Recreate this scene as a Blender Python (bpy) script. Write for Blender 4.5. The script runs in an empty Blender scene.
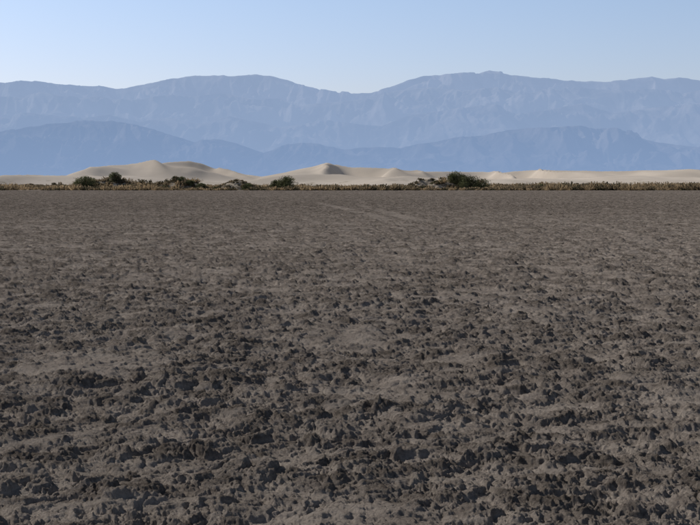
import bpy, math
import numpy as np
rng = np.random.default_rng(7)
F = 1306.0; HZ = 184.0; CAM_H = 1.7
S = bpy.context.scene
S.view_settings.view_transform = 'Standard'; S.view_settings.look = 'None'
S.view_settings.exposure = 0; S.view_settings.gamma = 1

# ------------------------------------------------------------ noise helpers
def _hash(ix, iy, seed):
    h = (ix.astype(np.int64) * 374761393 + iy.astype(np.int64) * 668265263 + seed * 1442695041) & 0xFFFFFFFF
    h = ((h ^ (h >> 13)) * 1274126177) & 0xFFFFFFFF
    h = h ^ (h >> 16)
    return (h & 0xFFFFFF) / float(0xFFFFFF)
def vnoise(x, y, seed=0):
    x = np.asarray(x, float); y = np.asarray(y, float)
    ix = np.floor(x); iy = np.floor(y); fx = x - ix; fy = y - iy
    ux = fx**3 * (fx * (fx * 6 - 15) + 10); uy = fy**3 * (fy * (fy * 6 - 15) + 10)
    a = _hash(ix, iy, seed); b = _hash(ix + 1, iy, seed); c = _hash(ix, iy + 1, seed); d = _hash(ix + 1, iy + 1, seed)
    return (a * (1 - ux) + b * ux) * (1 - uy) + (c * (1 - ux) + d * ux) * uy
def fbm(x, y, o=4, seed=0, g=0.5):
    s = 0; a = 1; t = 0
    for i in range(o):
        s = s + a * vnoise(x * 2**i + 17.3 * i, y * 2**i - 9.1 * i, seed + i); t += a; a *= g
    return s / t
def ridged(x, y, o=4, seed=0, g=0.5):
    s = 0; a = 1; t = 0
    for i in range(o):
        s = s + a * (1 - np.abs(2 * vnoise(x * 2**i + 7.7 * i, y * 2**i + 3.3 * i, seed + i) - 1)); t += a; a *= g
    return s / t
def sstep(a, b, x):
    t = np.clip((x - a) / (b - a), 0, 1); return t * t * (3 - 2 * t)
def clods(x, y, size, density, seed, power=3.2):
    """irregular lumps of cell size `size`: returns relative height 0..1"""
    u = x / size; v = y / size; iu = np.floor(u); iv = np.floor(v); best = np.zeros_like(u)
    for a in (-1, 0, 1):
        for b in (-1, 0, 1):
            cx = iu + a; cy = iv + b
            h0 = _hash(cx, cy, seed); h1 = _hash(cx, cy, seed + 1); h2 = _hash(cx, cy, seed + 2)
            r = 0.30 + 0.42 * h2
            dx = u - cx - h0; dy = v - cy - h1
            an = h0 * 6.28; e = 0.7 + 0.6 * h1
            ddx = (dx * np.cos(an) + dy * np.sin(an)) * e; ddy = (-dx * np.sin(an) + dy * np.cos(an)) / e
            d2 = (ddx * ddx + ddy * ddy) / (r * r)
            hgt = np.clip(1 - d2 ** (power / 2), 0, 1) * (0.35 + 0.65 * ((h0 * 7.31 + h2 * 3.17) % 1.0))
            hgt = hgt * (1 + 0.28 * (ddx * np.cos(h1 * 40) + ddy * np.sin(h1 * 40)) / r)
            hgt = np.where(((h1 * 13.7 + h2 * 5.1) % 1.0) < density, hgt, 0)
            best = np.maximum(best, hgt)
    return best

# ------------------------------------------------------------ mesh helpers
def mesh_obj(name, co, faces, mat, smooth=True, attrs=None):
    me = bpy.data.meshes.new(name)
    co = np.asarray(co, np.float32); faces = np.ascontiguousarray(faces, np.int32)
    n, k = faces.shape
    me.vertices.add(len(co)); me.vertices.foreach_set("co", co.ravel())
    me.loops.add(n * k); me.loops.foreach_set("vertex_index", faces.ravel())
    me.polygons.add(n); me.polygons.foreach_set("loop_start", np.arange(n, dtype=np.int32) * k)
    me.polygons.foreach_set("use_smooth", np.full(n, smooth, dtype=bool))
    me.update(calc_edges=True)
    for key, val in (attrs or {}).items():
        val = np.asarray(val, np.float32)
        if val.ndim == 1:
            a = me.attributes.new(key, 'FLOAT', 'POINT'); a.data.foreach_set("value", val)
        else:
            a = me.attributes.new(key, 'FLOAT_COLOR', 'POINT'); a.data.foreach_set("color", val.ravel())
    me.materials.append(mat)
    ob = bpy.data.objects.new(name, me); S.collection.objects.link(ob)
    return ob
def grid_faces(nr, nc):
    i = np.arange(nr - 1)[:, None] * nc + np.arange(nc - 1)[None, :]
    i = i.ravel()
    return np.stack([i, i + 1, i + nc + 1, i + nc], 1)

# ------------------------------------------------------------ node helpers
class NT:
    def __init__(s, name):
        s.mat = bpy.data.materials.new(name); s.mat.use_nodes = True
        s.t = s.mat.node_tree; s.t.nodes.clear(); s.out = s.n('ShaderNodeOutputMaterial')
    def n(s, typ, **kw):
        nd = s.t.nodes.new(typ)
        for k, v in kw.items(): setattr(nd, k, v)
        return nd
    def set(s, sock, v):
        if isinstance(v, bpy.types.NodeSocket): s.t.links.new(v, sock)
        else: sock.default_value = v
    def m(s, op, a, b=0.0, c=0.0, clamp=False):
        nd = s.n('ShaderNodeMath', operation=op, use_clamp=clamp)
        for i, v in enumerate((a, b, c)): s.set(nd.inputs[i], v)
        return nd.outputs[0]
    def noise(s, v, scale, detail=4, rough=0.5):
        nd = s.n('ShaderNodeTexNoise'); s.set(nd.inputs['Vector'], v)
        nd.inputs['Scale'].default_value = scale; nd.inputs['Detail'].default_value = detail
        nd.inputs['Roughness'].default_value = rough
        return nd.outputs[0]
    def mr(s, v, a, b, c=0.0, d=1.0, smooth=True):
        nd = s.n('ShaderNodeMapRange', interpolation_type='SMOOTHSTEP' if smooth else 'LINEAR')
        s.set(nd.inputs['Value'], v)
        for k, x in (('From Min', a), ('From Max', b), ('To Min', c), ('To Max', d)): s.set(nd.inputs[k], x)
        return nd.outputs[0]
    def mix(s, f, a, b):
        nd = s.n('ShaderNodeMix', data_type='RGBA')
        s.set(nd.inputs[0], f); s.set(nd.inputs[6], a); s.set(nd.inputs[7], b)
        return nd.outputs[2]
    def attr(s, name):
        return s.n('ShaderNodeAttribute', attribute_name=name)
    def bsdf(s, col, normal=None):
        nd = s.n('ShaderNodeBsdfDiffuse'); s.set(nd.inputs['Color'], col); nd.inputs['Roughness'].default_value = 0.4
        if normal is not None: s.set(nd.inputs['Normal'], normal)
        return nd.outputs[0]
    def surf(s, sh): s.t.links.new(sh, s.out.inputs['Surface'])

# ------------------------------------------------------------ light and sky
SUN_EL, SUN_AZ = math.radians(36), math.radians(-57)      # azimuth from +Y, negative = left
w = bpy.data.worlds.new("World"); S.world = w; w.use_nodes = True
wn = w.node_tree; bg = wn.nodes['Background']
sky = wn.nodes.new('ShaderNodeTexSky'); sky.sky_type = 'NISHITA'; sky.sun_disc = False
sky.sun_elevation = SUN_EL; sky.sun_rotation = SUN_AZ % (2 * math.pi)
sky.altitude = 0; sky.air_density = 1.0; sky.dust_density = 0.6; sky.ozone_density = 1.5
wtc = wn.nodes.new('ShaderNodeTexCoord'); wsp = wn.nodes.new('ShaderNodeSeparateXYZ')
wn.links.new(wtc.outputs['Generated'], wsp.inputs[0])
ramp = wn.nodes.new('ShaderNodeValToRGB'); wn.links.new(wsp.outputs[2], ramp.inputs[0])
ramp.color_ramp.elements[0].position = 0.06; ramp.color_ramp.elements[0].color = (0.84, 0.80, 0.99, 1)
ramp.color_ramp.elements[1].position = 0.15; ramp.color_ramp.elements[1].color = (0.90, 0.88, 1.0, 1)
e3 = ramp.color_ramp.elements.new(0.40); e3.color = (0.60, 0.52, 0.46, 1)
wm = wn.nodes.new('ShaderNodeMix'); wm.data_type = 'RGBA'; wm.blend_type = 'MULTIPLY'; wm.inputs[0].default_value = 1
wn.links.new(sky.outputs[0], wm.inputs[6]); wn.links.new(ramp.outputs[0], wm.inputs[7])
wn.links.new(wm.outputs[2], bg.inputs[0]); bg.inputs[1].default_value = 0.125
sl = bpy.data.lights.new("sun", 'SUN'); sl.energy = 5.0; sl.angle = math.radians(0.5); sl.color = (1, 0.95, 0.875)
so = bpy.data.objects.new("sun", sl); S.collection.objects.link(so)
from mathutils import Vector
sd = Vector((math.sin(SUN_AZ) * math.cos(SUN_EL), math.cos(SUN_AZ) * math.cos(SUN_EL), math.sin(SUN_EL)))
so.rotation_euler = sd.to_track_quat('Z', 'Y').to_euler()

# ------------------------------------------------------------ camera
cd = bpy.data.cameras.new("camera"); cam = bpy.data.objects.new("camera", cd); S.collection.objects.link(cam)
cam.location = (0, 0, CAM_H); cd.sensor_width = 36; cd.lens = 36 * F / 700
cam.rotation_euler = (math.radians(90) - math.atan((262.5 - HZ) / F), 0, 0)
cd.clip_start = 0.1; cd.clip_end = 150000; S.camera = cam

# ------------------------------------------------------------ playa ground
fine = np.arange(-19, 19.0001, 0.044)
outer = np.concatenate([np.arange(19.3, 30, 0.4), np.arange(31, 180, 3)])
az = np.radians(np.concatenate([-outer[::-1], fine, outer]))
az = np.append(az, az[0] + 2 * np.pi)
def geo(a, b, r):
    n = int(math.log(b / a) / r); return a * np.exp(np.arange(n) * r)
rad = np.concatenate([geo(0.3, 5.8, 0.02), geo(5.8, 20, 0.00125), geo(20, 160, 0.0021), geo(160, 400, 0.004), geo(400, 70000, 0.05), [90000]])
R, A = np.meshgrid(rad, az, indexing='ij')
X = R * np.sin(A); Y = R * np.cos(A)
def W(px, y): return (px - 350) / F * y
def seg_track(pts, width):
    d = np.full(X.shape, 1e9)
    for (x0, y0), (x1, y1) in zip(pts[:-1], pts[1:]):
        dx, dy = x1 - x0, y1 - y0
        t = np.clip(((X - x0) * dx + (Y - y0) * dy) / (dx * dx + dy * dy), 0, 1)
        d = np.minimum(d, np.hypot(X - x0 - t * dx, Y - y0 - t * dy))
    return 1 - sstep(width * 0.4, width, d)
def pth(lst, n=12):
    a = np.array([(W(px, F * CAM_H / (py - HZ)), F * CAM_H / (py - HZ)) for px, py in lst])
    t = np.linspace(0, len(a) - 1, n); i = np.clip(t.astype(int), 0, len(a) - 2); f_ = t - i
    q = a[i] * (1 - f_)[:, None] + a[i + 1] * f_[:, None]
    for _ in range(2):
        q[1:-1] = 0.25 * q[:-2] + 0.5 * q[1:-1] + 0.25 * q[2:]
    return [tuple(v) for v in q]
tr = np.zeros(X.shape)
paths = [([(318, 203), (345, 209), (372, 216), (392, 222), (410, 226)], 0.55, 0.9),
         ([(360, 205), (380, 211), (405, 218), (425, 222)], 0.55, 0.9),
         ([(455, 211), (510, 215), (570, 222), (620, 231), (645, 240), (655, 250)], 0.38, 0.6),
         ([(120, 293), (180, 290), (250, 291), (300, 296)], 0.25, 0.7),
         ([(-40, 455), (60, 440), (140, 425), (300, 414), (470, 395), (600, 400), (760, 398)], 0.12, 0.9),
         ([(-40, 492), (60, 482), (180, 468), (330, 456), (480, 440), (620, 424), (760, 420)], 0.10, 0.9),
         ([(30, 520), (200, 512), (400, 488), (560, 478), (760, 470)], 0.10, 0.9)]
for q, wd, k in paths:
    tr = np.maximum(tr, k * seg_track(pth(q), wd))
tr *= sstep(0.20, 0.50, fbm(X * 0.6, Y * 0.6, 3, 5)) * 0.9
edge = 352 + 22 * (fbm(X * 0.02, Y * 0.0 + 3, 3, 11) - 0.5)
sd_ = sstep(-8, 14, Y - edge)
near = (R < 420) & (np.abs(A) < math.radians(31))
x = X[near]; y = Y[near]; trn = tr[near]
w1x = fbm(x * 6, y * 6, 3, 201) - .5; w1y = fbm(x * 6, y * 6, 3, 211) - .5
w2x = fbm(x * 30, y * 30, 2, 221) - .5; w2y = fbm(x * 30, y * 30, 2, 223) - .5
qx = x + 0.18 * w1x + 0.06 * w2x; qy = y + 0.18 * w1y + 0.06 * w2y
rough = sstep(0.24, 0.44, fbm(x * 0.8, y * 1.1, 4, 231, 0.6)) * (1 - trn)
amp = 0.55 + 0.45 * rough
cX = clods(qx, qy, 0.46, 0.62, 291)
cA = clods(qx, qy, 0.185, 0.70, 301); cB = clods(qx, qy, 0.098, 0.78, 311); cC = clods(qx, qy, 0.050, 0.70, 321)
grp = sstep(0.30, 0.52, fbm(qx * 2.9, qy * 2.9, 3, 331))
lump = (cX * 0.026 + (cA * 0.041 + cB * 0.030 + cC * 0.012) * (0.45 + 0.55 * grp)) * amp
det = fbm(qx * 20, qy * 20, 4, 341, 0.75) - 0.5
swell = (fbm(x * 1.6, y * 1.6, 3, 351, 0.6) - .5) * 0.11
zz = lump + det * 0.050 * amp + swell + (fbm(x * 0.3, y * 0.3, 2, 361) - .5) * 0.10
pit = sstep(0.60, 0.78, ridged(qx * 3.4, qy * 3.4, 2, 371)) * (0.3 + 0.7 * rough)
zz = zz - 0.022 * pit
Z = np.zeros(X.shape); Z[near] = zz * (1 - 0.6 * sd_[near])
CL = np.full(X.shape, 0.4); CL[near] = np.clip(lump / 0.07 + det * 0.5, 0, 1)
RG = np.full(X.shape, 0.5); RG[near] = rough

g = NT("playa_soil")
tc = g.n('ShaderNodeTexCoord').outputs['Object']
track = g.attr('track').outputs['Fac']; sand = g.attr('sand').outputs['Fac']
cl = g.attr('clod').outputs['Fac']; rg = g.attr('rough').outputs['Fac']
ft = g.noise(tc, 55, 5, 0.78)
tone = g.noise(tc, 2.2, 7, 0.78)
f = g.m('ADD', g.m('MULTIPLY', g.mr(cl, 0.08, 0.6), 0.38), g.m('MULTIPLY', g.mr(ft, 0.38, 0.62), 0.24))
f = g.m('ADD', f, g.m('MULTIPLY', g.mr(tone, 0.42, 0.58), 0.42), clamp=True)
col = g.mix(f, (0.445, 0.386, 0.336, 1), (0.112, 0.094, 0.080, 1))
col = g.mix(g.m('MULTIPLY', g.m('SUBTRACT', 1.0, rg), 0.35), col, (0.405, 0.352, 0.308, 1))
col = g.mix(g.mr(g.noise(tc, 0.06, 3, 0.65), 0.35, 0.7, 0, 0.3), col, (0.13, 0.109, 0.092, 1))
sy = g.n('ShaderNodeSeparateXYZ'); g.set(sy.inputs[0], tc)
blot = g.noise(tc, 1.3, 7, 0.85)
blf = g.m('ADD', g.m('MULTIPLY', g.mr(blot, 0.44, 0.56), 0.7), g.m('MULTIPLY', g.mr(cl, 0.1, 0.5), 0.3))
far_shade = g.mix(blf, (0.230, 0.195, 0.168, 1), (0.045, 0.037, 0.031, 1))
col = g.mix(g.mr(sy.outputs[1], 8, 110, 0.0, 0.75), col, far_shade)     # shade on distant clod faces, painted into the soil colour
col = g.mix(g.m('MULTIPLY', track, 0.55), col, (0.30, 0.26, 0.225, 1))
col = g.mix(sand, col, (0.36, 0.30, 0.235, 1))
bp = g.n('ShaderNodeBump'); bp.inputs['Strength'].default_value = 1.0; bp.inputs['Distance'].default_value = 0.035
g.set(bp.inputs['Height'], ft)
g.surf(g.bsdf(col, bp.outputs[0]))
co = np.stack([X, Y, Z], -1).reshape(-1, 3)
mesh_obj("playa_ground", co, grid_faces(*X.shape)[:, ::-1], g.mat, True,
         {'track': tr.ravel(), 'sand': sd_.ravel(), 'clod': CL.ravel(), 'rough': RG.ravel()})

# ------------------------------------------------------------ sand dunes
d = NT("dune_sand")
tc = d.n('ShaderNodeTexCoord').outputs['Object']
c = d.mix(d.mr(d.noise(tc, 0.012, 4, 0.6), 0.35, 0.65), (0.56, 0.495, 0.425, 1), (0.46, 0.405, 0.345, 1))
spots = d.mr(d.noise(tc, 0.12, 3, 0.7), 0.56, 0.68)
hz = d.n('ShaderNodeSeparateXYZ'); d.set(hz.inputs[0], tc)
low = d.mr(hz.outputs[2], 6.0, 1.0)
c = d.mix(d.m('MULTIPLY', d.m('MULTIPLY', spots, low), 0.75), c, (0.20, 0.165, 0.11, 1))
d.surf(d.bsdf(c))
prof = np.array([(-300,178),(-60,181),(0,181),(30,177.5),(60,175.5),(80,174.5),(98,169),(113,166),(125,166.5),(140,166.5),(152,165),(165,162),(178,161),(190,160.5),(202,163),(215,168),(228,170),(245,174),(262,176),(283,173),(305,168),(322,165),(336,164),(352,167),(368,167),(385,167.5),(405,170),(430,171),(470,171),(500,172),(525,170),(545,169.5),(575,170),(600,171),(640,170.5),(700,171),(800,169),(1000,172)], float)
xs = np.arange(-620, 621, 2.2); ys = np.concatenate([np.arange(560, 900, 4), np.arange(900, 1500, 2.5)])
DX, DY = np.meshgrid(xs, ys)
YC = 1180 + 170 * (fbm(DX * 0.008, DX * 0 + 2, 2, 3) - 0.5)
pxc = DX / YC * F + 350
Hm = (HZ - np.interp(pxc, prof[:, 0], prof[:, 1])) / F * YC + CAM_H
Hm = Hm + 1.6 * (fbm(DX * 0.03, DX * 0, 3, 91) - 0.5)
t = DY - YC
wd = 38 + 55 * fbm(DX * 0.01, DX * 0 + 8, 2, 31)
main = Hm * np.where(t < 0, np.exp(-(np.abs(t) / wd) ** 1.1), np.exp(-np.abs(t) / 70))
wx = DX + 45 * fbm(DX * 0.012, DY * 0.012, 3, 41); wy = DY + 70 * fbm(DX * 0.009, DY * 0.009, 3, 43)
def crest(u, v, seed):
    n = 1 - np.abs(2 * vnoise(u, v, seed) - 1); return n ** 1.3
sec = 8 * crest(wx * 0.014, wy * 0.008, 51) * sstep(640, 800, DY) * sstep(1250, 1000, DY)
sec = sec * (0.28 + 1.0 * sstep(7, 18, Hm))
spur = (crest(wx * 0.024 + wy * 0.008, wy * 0.004, 61) - 0.45) * Hm * 1.0 * np.exp(-((t + 50) / 42) ** 2)
ZD = np.maximum(main + spur, sec * 0.8) + 0.3 * np.minimum(main, sec)
ZD = np.where(t > -12, main + (ZD - main) * sstep(0, -12, t), ZD)
ZD = ZD + 0.25 * (fbm(DX * 0.08, DY * 0.08, 3, 71) - 0.5) - 0.35
ZD = ZD * sstep(560, 600, DY) * sstep(1500, 1400, DY) - 0.1
mesh_obj("sand_dunes", np.stack([DX, DY, ZD], -1).reshape(-1, 3), grid_faces(*DX.shape), d.mat, True)

# ------------------------------------------------------------ mountains
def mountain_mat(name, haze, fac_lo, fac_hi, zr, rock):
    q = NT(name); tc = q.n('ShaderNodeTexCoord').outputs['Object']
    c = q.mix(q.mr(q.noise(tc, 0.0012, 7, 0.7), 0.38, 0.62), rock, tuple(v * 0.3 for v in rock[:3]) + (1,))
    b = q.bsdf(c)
    e = q.n('ShaderNodeEmission'); e.inputs[0].default_value = haze + (1,); e.inputs[1].default_value = 1  # airlight painted into the rock material as a glow, fixed per range
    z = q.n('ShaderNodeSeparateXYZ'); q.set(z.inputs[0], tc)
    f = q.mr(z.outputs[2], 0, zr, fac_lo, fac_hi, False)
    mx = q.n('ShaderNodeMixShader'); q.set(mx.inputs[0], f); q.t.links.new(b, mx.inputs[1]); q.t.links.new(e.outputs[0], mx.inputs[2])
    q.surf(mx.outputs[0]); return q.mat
def mountain(name, D, depth, prof, mat, seed, big_k, small_k, nx=1200, ny=240, jag=0.022):
    prof = np.array(prof, float)
    x = np.linspace(W(-260, D), W(960, D), nx); t = np.linspace(-1, 0.35, ny)
    XX, T = np.meshgrid(x, t)
    YY = D + T * depth
    px = XX / D * F + 350
    H = (HZ - np.interp(px, prof[:, 0], prof[:, 1])) / F * D
    s = D / 36000.0
    H = H * (1 + jag * 2 * (fbm(XX / (900 * s), XX * 0 + seed, 5, seed, 0.62) - 0.5))
    ox = 1500 * s * (fbm(XX / (2600 * s), YY / (2600 * s), 3, seed + 5) - .5)
    oy = 1500 * s * (fbm(XX / (2600 * s), YY / (2600 * s), 3, seed + 9) - .5)
    r1 = ridged((XX + ox * 1.6) / (3600 * s), (YY + oy) / (5200 * s), 5, seed + 20, 0.5)
    r2 = ridged((XX + ox) / (850 * s), (YY + oy) / (1900 * s), 4, seed + 40, 0.55)
    tt = np.clip(-T, 0, 1)
    base = np.where(T < 0, (1 - tt) ** 1.35, np.clip(1 - T * 2.2, 0, 1))
    up = np.clip(tt * 5, 0, 1) * (1 - tt) ** 0.7
    sp = (r1 - 0.62) * big_k * up + (r2 - 0.65) * small_k * np.clip(tt * 14, 0, 1) * (1 - tt) ** 0.7
    ZZ = H * np.clip(base + sp, -0.02, 1.0 - tt * 0.15)
    mesh_obj(name, np.stack([XX, YY, ZZ], -1).reshape(-1, 3), grid_faces(*XX.shape), mat, True)
far = [(-260,82),(0,83),(20,85),(38,83),(60,84),(85,88),(108,87),(128,88),(145,84),(165,80),(190,77),(215,75.5),(236,77),(255,76.5),(272,77),(288,80),(298,85),(312,88),(330,92),(348,94),(372,93),(388,88),(405,83),(425,79),(450,77),(470,75),(488,72),(500,74),(520,78),(545,80),(575,81.5),(600,82),(622,81),(640,78),(650,76.5),(662,81),(680,80),(700,81),(960,84)]
mid = [(-260,100),(0,97),(30,99),(50,95),(75,99),(100,97),(125,101),(150,100),(175,95),(200,98),(225,94),(260,102),(280,99),(300,106),(320,104),(345,101),(372,98),(400,91),(430,88),(462,92),(490,88),(520,95),(560,90),(600,94),(640,92),(670,96),(700,90),(960,94)]
mid2 = [(-260,118),(0,116),(30,121),(50,116),(80,119),(110,114),(140,122),(170,118),(200,124),(230,116),(280,128),(330,122),(380,128),(410,116),(440,112),(480,106),(510,116),(540,112),(580,104),(610,114),(640,110),(700,104),(960,112)]
near_ = [(-260,140),(0,131),(30,126),(60,124),(85,122),(112,121),(132,125),(155,130),(175,137),(195,143),(215,139),(232,142),(248,148),(264,153),(280,146),(298,142),(318,144),(345,149),(375,147),(400,148),(430,143),(460,138),(490,133),(520,129),(550,127),(575,126),(600,129),(630,135),(660,142),(700,149),(760,155),(960,150)]
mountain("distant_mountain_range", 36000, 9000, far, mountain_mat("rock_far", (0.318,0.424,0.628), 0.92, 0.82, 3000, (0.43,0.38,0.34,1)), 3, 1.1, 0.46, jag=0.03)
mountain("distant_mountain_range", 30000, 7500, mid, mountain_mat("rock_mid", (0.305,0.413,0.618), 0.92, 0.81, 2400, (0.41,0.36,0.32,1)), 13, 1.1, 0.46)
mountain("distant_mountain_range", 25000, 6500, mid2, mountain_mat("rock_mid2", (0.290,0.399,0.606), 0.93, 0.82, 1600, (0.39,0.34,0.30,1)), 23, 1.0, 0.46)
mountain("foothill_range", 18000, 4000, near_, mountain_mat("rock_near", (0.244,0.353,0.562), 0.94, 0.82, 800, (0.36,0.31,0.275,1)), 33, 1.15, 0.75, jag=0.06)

# ------------------------------------------------------------ vegetation
def foliage_mat(name, tr_):
    q = NT(name); a = q.attr('tint').outputs['Color']
    df = q.n('ShaderNodeBsdfDiffuse'); tl = q.n('ShaderNodeBsdfTranslucent')
    q.set(df.inputs[0], a); q.set(tl.inputs[0], a)
    mx = q.n('ShaderNodeMixShader'); mx.inputs[0].default_value = tr_
    q.t.links.new(df.outputs[0], mx.inputs[1]); q.t.links.new(tl.outputs[0], mx.inputs[2]); q.surf(mx.outputs[0]); return q.mat
leafm = foliage_mat("foliage", 0.3); drym = foliage_mat("dry_brush", 0.4)
def rand_dirs(n):
    v = rng.normal(size=(n, 3)); return v / np.linalg.norm(v, axis=1, keepdims=True)
def tube(p0, p1, r0, r1, seg=5):
    p0 = np.array(p0); p1 = np.array(p1); m_ = (p0 + p1) / 2 + rng.normal(size=3) * 0.12 * np.linalg.norm(p1 - p0)
    out = []
    for p_, r in ((p0, r0), (m_, (r0 + r1) / 2), (p1, r1)):
        a = np.arange(seg) * 2 * math.pi / seg
        out.append(p_ + np.stack([np.cos(a) * r, np.sin(a) * r, 0 * a], 1))
    co = np.concatenate(out); fc = []
    for k in range(2):
        for i in range(seg):
            j = (i + 1) % seg; fc.append((k*seg+i, k*seg+j, (k+1)*seg+j, (k+1)*seg+i))
    return co, np.array(fc)
def mesquite(x, y, z, w_, h_, n=5200, dry=0.0):
    C, Fc, T_ = [], [], []; off = 0
    ncl = 34
    cen = []
    for i in range(ncl):
        a = rng.uniform(0, 2 * math.pi); rr = math.sqrt(rng.uniform()) ; zz = rng.uniform(0.12, 1.0)
        lim = math.sqrt(max(0.05, 1 - (zz * 0.85) ** 2.2))
        cen.append((w_ / 2 * rr * lim * math.cos(a), w_ / 2 * rr * lim * math.sin(a) * 0.8, h_ * zz * 0.86))
    for i, c_ in enumerate(cen):
        b = (rng.normal() * w_ * 0.06, rng.normal() * w_ * 0.06, -0.3)
        if i % 2 == 0:
            co_, f_ = tube(b, c_, 0.13, 0.03); C.append(co_); Fc.append(f_ + off); off += len(co_)
            T_.append(np.tile((0.07, 0.055, 0.04, 1), (len(co_), 1)))
        m_ = n // ncl; r = rng.uniform(0.16, 0.30) * h_
        dd = rand_dirs(m_); q = np.array(c_) + dd * (r * rng.uniform(0.3, 1.15, (m_, 1)) ** 0.6) * np.array([1.35, 1.35, 0.9])
        q[:, 2] = np.maximum(q[:, 2], 0.02)
        s_ = rng.uniform(0.08, 0.19, (m_, 1)); u_ = rand_dirs(m_) * s_; v_ = rand_dirs(m_) * s_
        co_ = np.stack([q - u_, q - v_ * 0.6, q + u_, q + v_ * 0.6], 1).reshape(-1, 3)
        f_ = np.arange(len(co_)).reshape(-1, 4) + off; off += len(co_)
        base = np.array((0.080, 0.086, 0.045)) * rng.uniform(0.6, 1.7)
        if rng.uniform() < dry: base = np.array((0.17, 0.135, 0.09)) * rng.uniform(0.7, 1.2)
        tt = base * rng.uniform(0.7, 1.35, (m_, 1)); tt = np.repeat(np.concatenate([tt, np.ones((m_, 1))], 1), 4, 0)
        C.append(co_); Fc.append(f_); T_.append(tt)
    ob = mesh_obj("mesquite_bush", np.concatenate(C), np.concatenate(Fc), leafm, False, {'tint': np.concatenate(T_)})
    ob.location = (x, y, z)

hm = NT("hummock_sand"); tc = hm.n('ShaderNodeTexCoord').outputs['Object']
c = hm.mix(hm.mr(hm.noise(tc, 0.7, 5, 0.75), 0.42, 0.60), (0.40, 0.34, 0.27, 1), (0.13, 0.108, 0.083, 1))
hm.surf(hm.bsdf(c))
hum = []
def hum_z(x, y, H):
    xc, yc, rx, ry, h, s = H
    r2 = ((x - xc) / rx) ** 2 + ((y - yc) / ry) ** 2
    e = np.clip(1 - r2, 0, 1) ** 0.8
    return h * e * (0.30 + 1.25 * fbm(x * 0.32 + s, y * 0.32, 4, 100 + s))
def hummock(pc, y, wpx, hpx, seed):
    rx = wpx / F * y / 2; ry = max(6, rx * 0.6); h = hpx / F * y; xc = W(pc, y)
    hum.append((xc, y, rx, ry, h, seed))
    u = np.linspace(-1.25, 1.25, 110); U, V = np.meshgrid(u, u)
    Zh = hum_z(xc + U * rx, y + V * ry, hum[-1]) - 0.12
    mesh_obj("sand_hummock", np.stack([xc + U * rx, y + V * ry, Zh], -1).reshape(-1, 3), grid_faces(110, 110), hm.mat, True)
hummock(116, 372, 88, 9, 1); hummock(180, 376, 66, 9, 2); hummock(236, 374, 46, 7, 3)
hummock(283, 376, 36, 4, 4); hummock(442, 372, 84, 10, 5); hummock(590, 430, 80, 4, 6); hummock(40, 430, 70, 4, 7)
def gz(x, y):
    z = 0 * x
    for H in hum: z = np.maximum(z, hum_z(x, y, H) - 0.12)
    return z
def put(pc, y, wpx, hpx, dry=0.0, n=5200):
    x = W(pc, y); z = float(gz(np.array([x]), np.array([float(y)]))[0])
    mesquite(x, y, z - 0.15, wpx / F * y, hpx / F * y, n, dry)
put(86, 364, 19, 15); put(78, 366, 12, 9, 0.2, 2600); put(116, 369, 11, 10, 0.1, 2600); put(129, 366, 20, 6, 0.5, 2600)
put(100, 362, 14, 4, 0.5, 1800); put(140, 366, 10, 4, 0.6, 1500)
put(178, 374, 14, 6, 0.3, 2600); put(189, 372, 14, 5, 0.2, 2600); put(164, 368, 12, 5, 0.3, 2400); put(202, 366, 9, 8, 0.1, 2000)
put(217, 368, 10, 4, 0.5, 2000)
put(248, 368, 13, 7, 0.2, 2400); put(277, 372, 16, 10, 0, 3200); put(287, 370, 18, 14)
put(457, 368, 18, 13); put(470, 364, 24, 15); put(481, 362, 17, 12, 0.1, 3200); put(438, 368, 14, 4, 0.5, 2400); put(422, 364, 10, 4, 0.6, 2000)
put(540, 366, 9, 7, 0.2, 1600); put(576, 362, 8, 4, 0.5, 1500)

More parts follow.
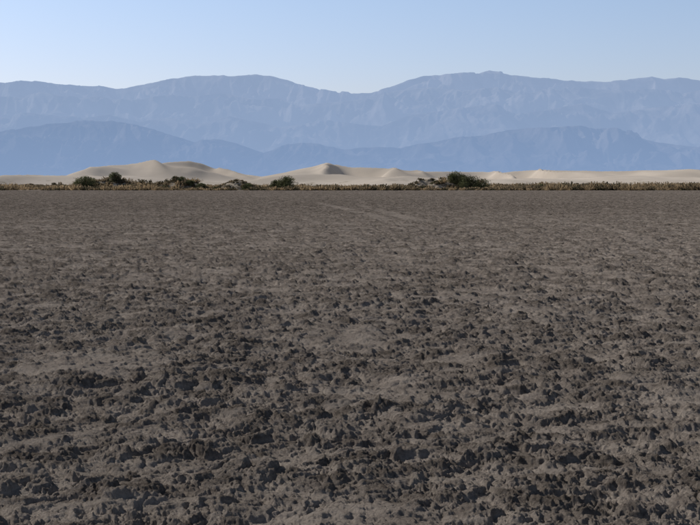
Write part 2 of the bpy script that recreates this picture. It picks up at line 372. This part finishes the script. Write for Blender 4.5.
def brush(name, bx, by, hs, blades, tintf):
    n = len(bx); N = n * blades
    i = np.repeat(np.arange(n), blades)
    a = rng.uniform(0, 2 * math.pi, N); lean = rng.uniform(0, 1.0, N); H = hs[i] * rng.uniform(0.5, 1.0, N) * (1 - 0.5 * lean ** 2)
    r0 = rng.uniform(0, 0.5, N) * hs[i]
    p0 = np.stack([bx[i] + np.cos(a) * r0, by[i] + np.sin(a) * r0, gz(bx, by)[i] - 0.05], 1)
    tip = p0 + np.stack([np.cos(a) * lean * hs[i] * 1.1, np.sin(a) * lean * hs[i] * 1.1, H], 1)
    b = rng.uniform(0, math.pi, N); wv = np.stack([np.cos(b), np.sin(b), 0 * b], 1) * (0.06 + 0.06 * rng.uniform(size=(N, 1)))
    co = np.stack([p0 - wv, p0 + wv, tip + wv * 1.4, tip, tip - wv * 1.2], 1)
    co[:, 3, 2] += 0.08
    co = co.reshape(-1, 3)
    f = np.arange(len(co)).reshape(-1, 5)
    t = tintf(n)[i] * rng.uniform(0.7, 1.3, (N, 1)); t = np.repeat(np.concatenate([t, np.ones((N, 1))], 1), 5, 0)
    mesh_obj(name, co, f, drym, False, {'tint': t})
def tints(n):
    k = rng.uniform(size=(n, 1))
    return np.where(k < 0.42, (0.30, 0.225, 0.14), np.where(k < 0.75, (0.18, 0.14, 0.09), (0.08, 0.07, 0.045)))
n = 10500
by = 343 + 230 * rng.uniform(size=n) ** 1.3; bx = rng.uniform(-0.36, 0.36, n) * by
den = fbm(bx * 0.06, by * 0.03, 3, 77)
pxb = bx / by * F + 350
keep = rng.uniform(size=n) < sstep(0.28, 0.54, den + 0.12 * sstep(450, 520, pxb))
hs = (0.45 + 0.95 * rng.uniform(size=n) ** 1.8) * (0.75 + 0.7 * sstep(0.35, 0.65, fbm(bx * 0.09, by * 0.05, 2, 79))) * (1 + 0.35 * sstep(460, 520, pxb))
brush("desert_brush", bx[keep], by[keep], hs[keep], 30, tints)
bx, by = [], []
for H in hum:
    m_ = int(H[2] * 13); a = rng.uniform(0, 2 * math.pi, m_); r = np.sqrt(rng.uniform(size=m_))
    bx.append(H[0] + np.cos(a) * r * H[2]); by.append(H[1] + np.sin(a) * r * H[3])
bx = np.concatenate(bx); by = np.concatenate(by)
brush("hummock_brush", bx, by, rng.uniform(0.3, 0.9, len(bx)), 30,
      lambda n: np.where(rng.uniform(size=(n, 1)) < 0.6, (0.10, 0.086, 0.058), (0.20, 0.16, 0.11)))
print("done")
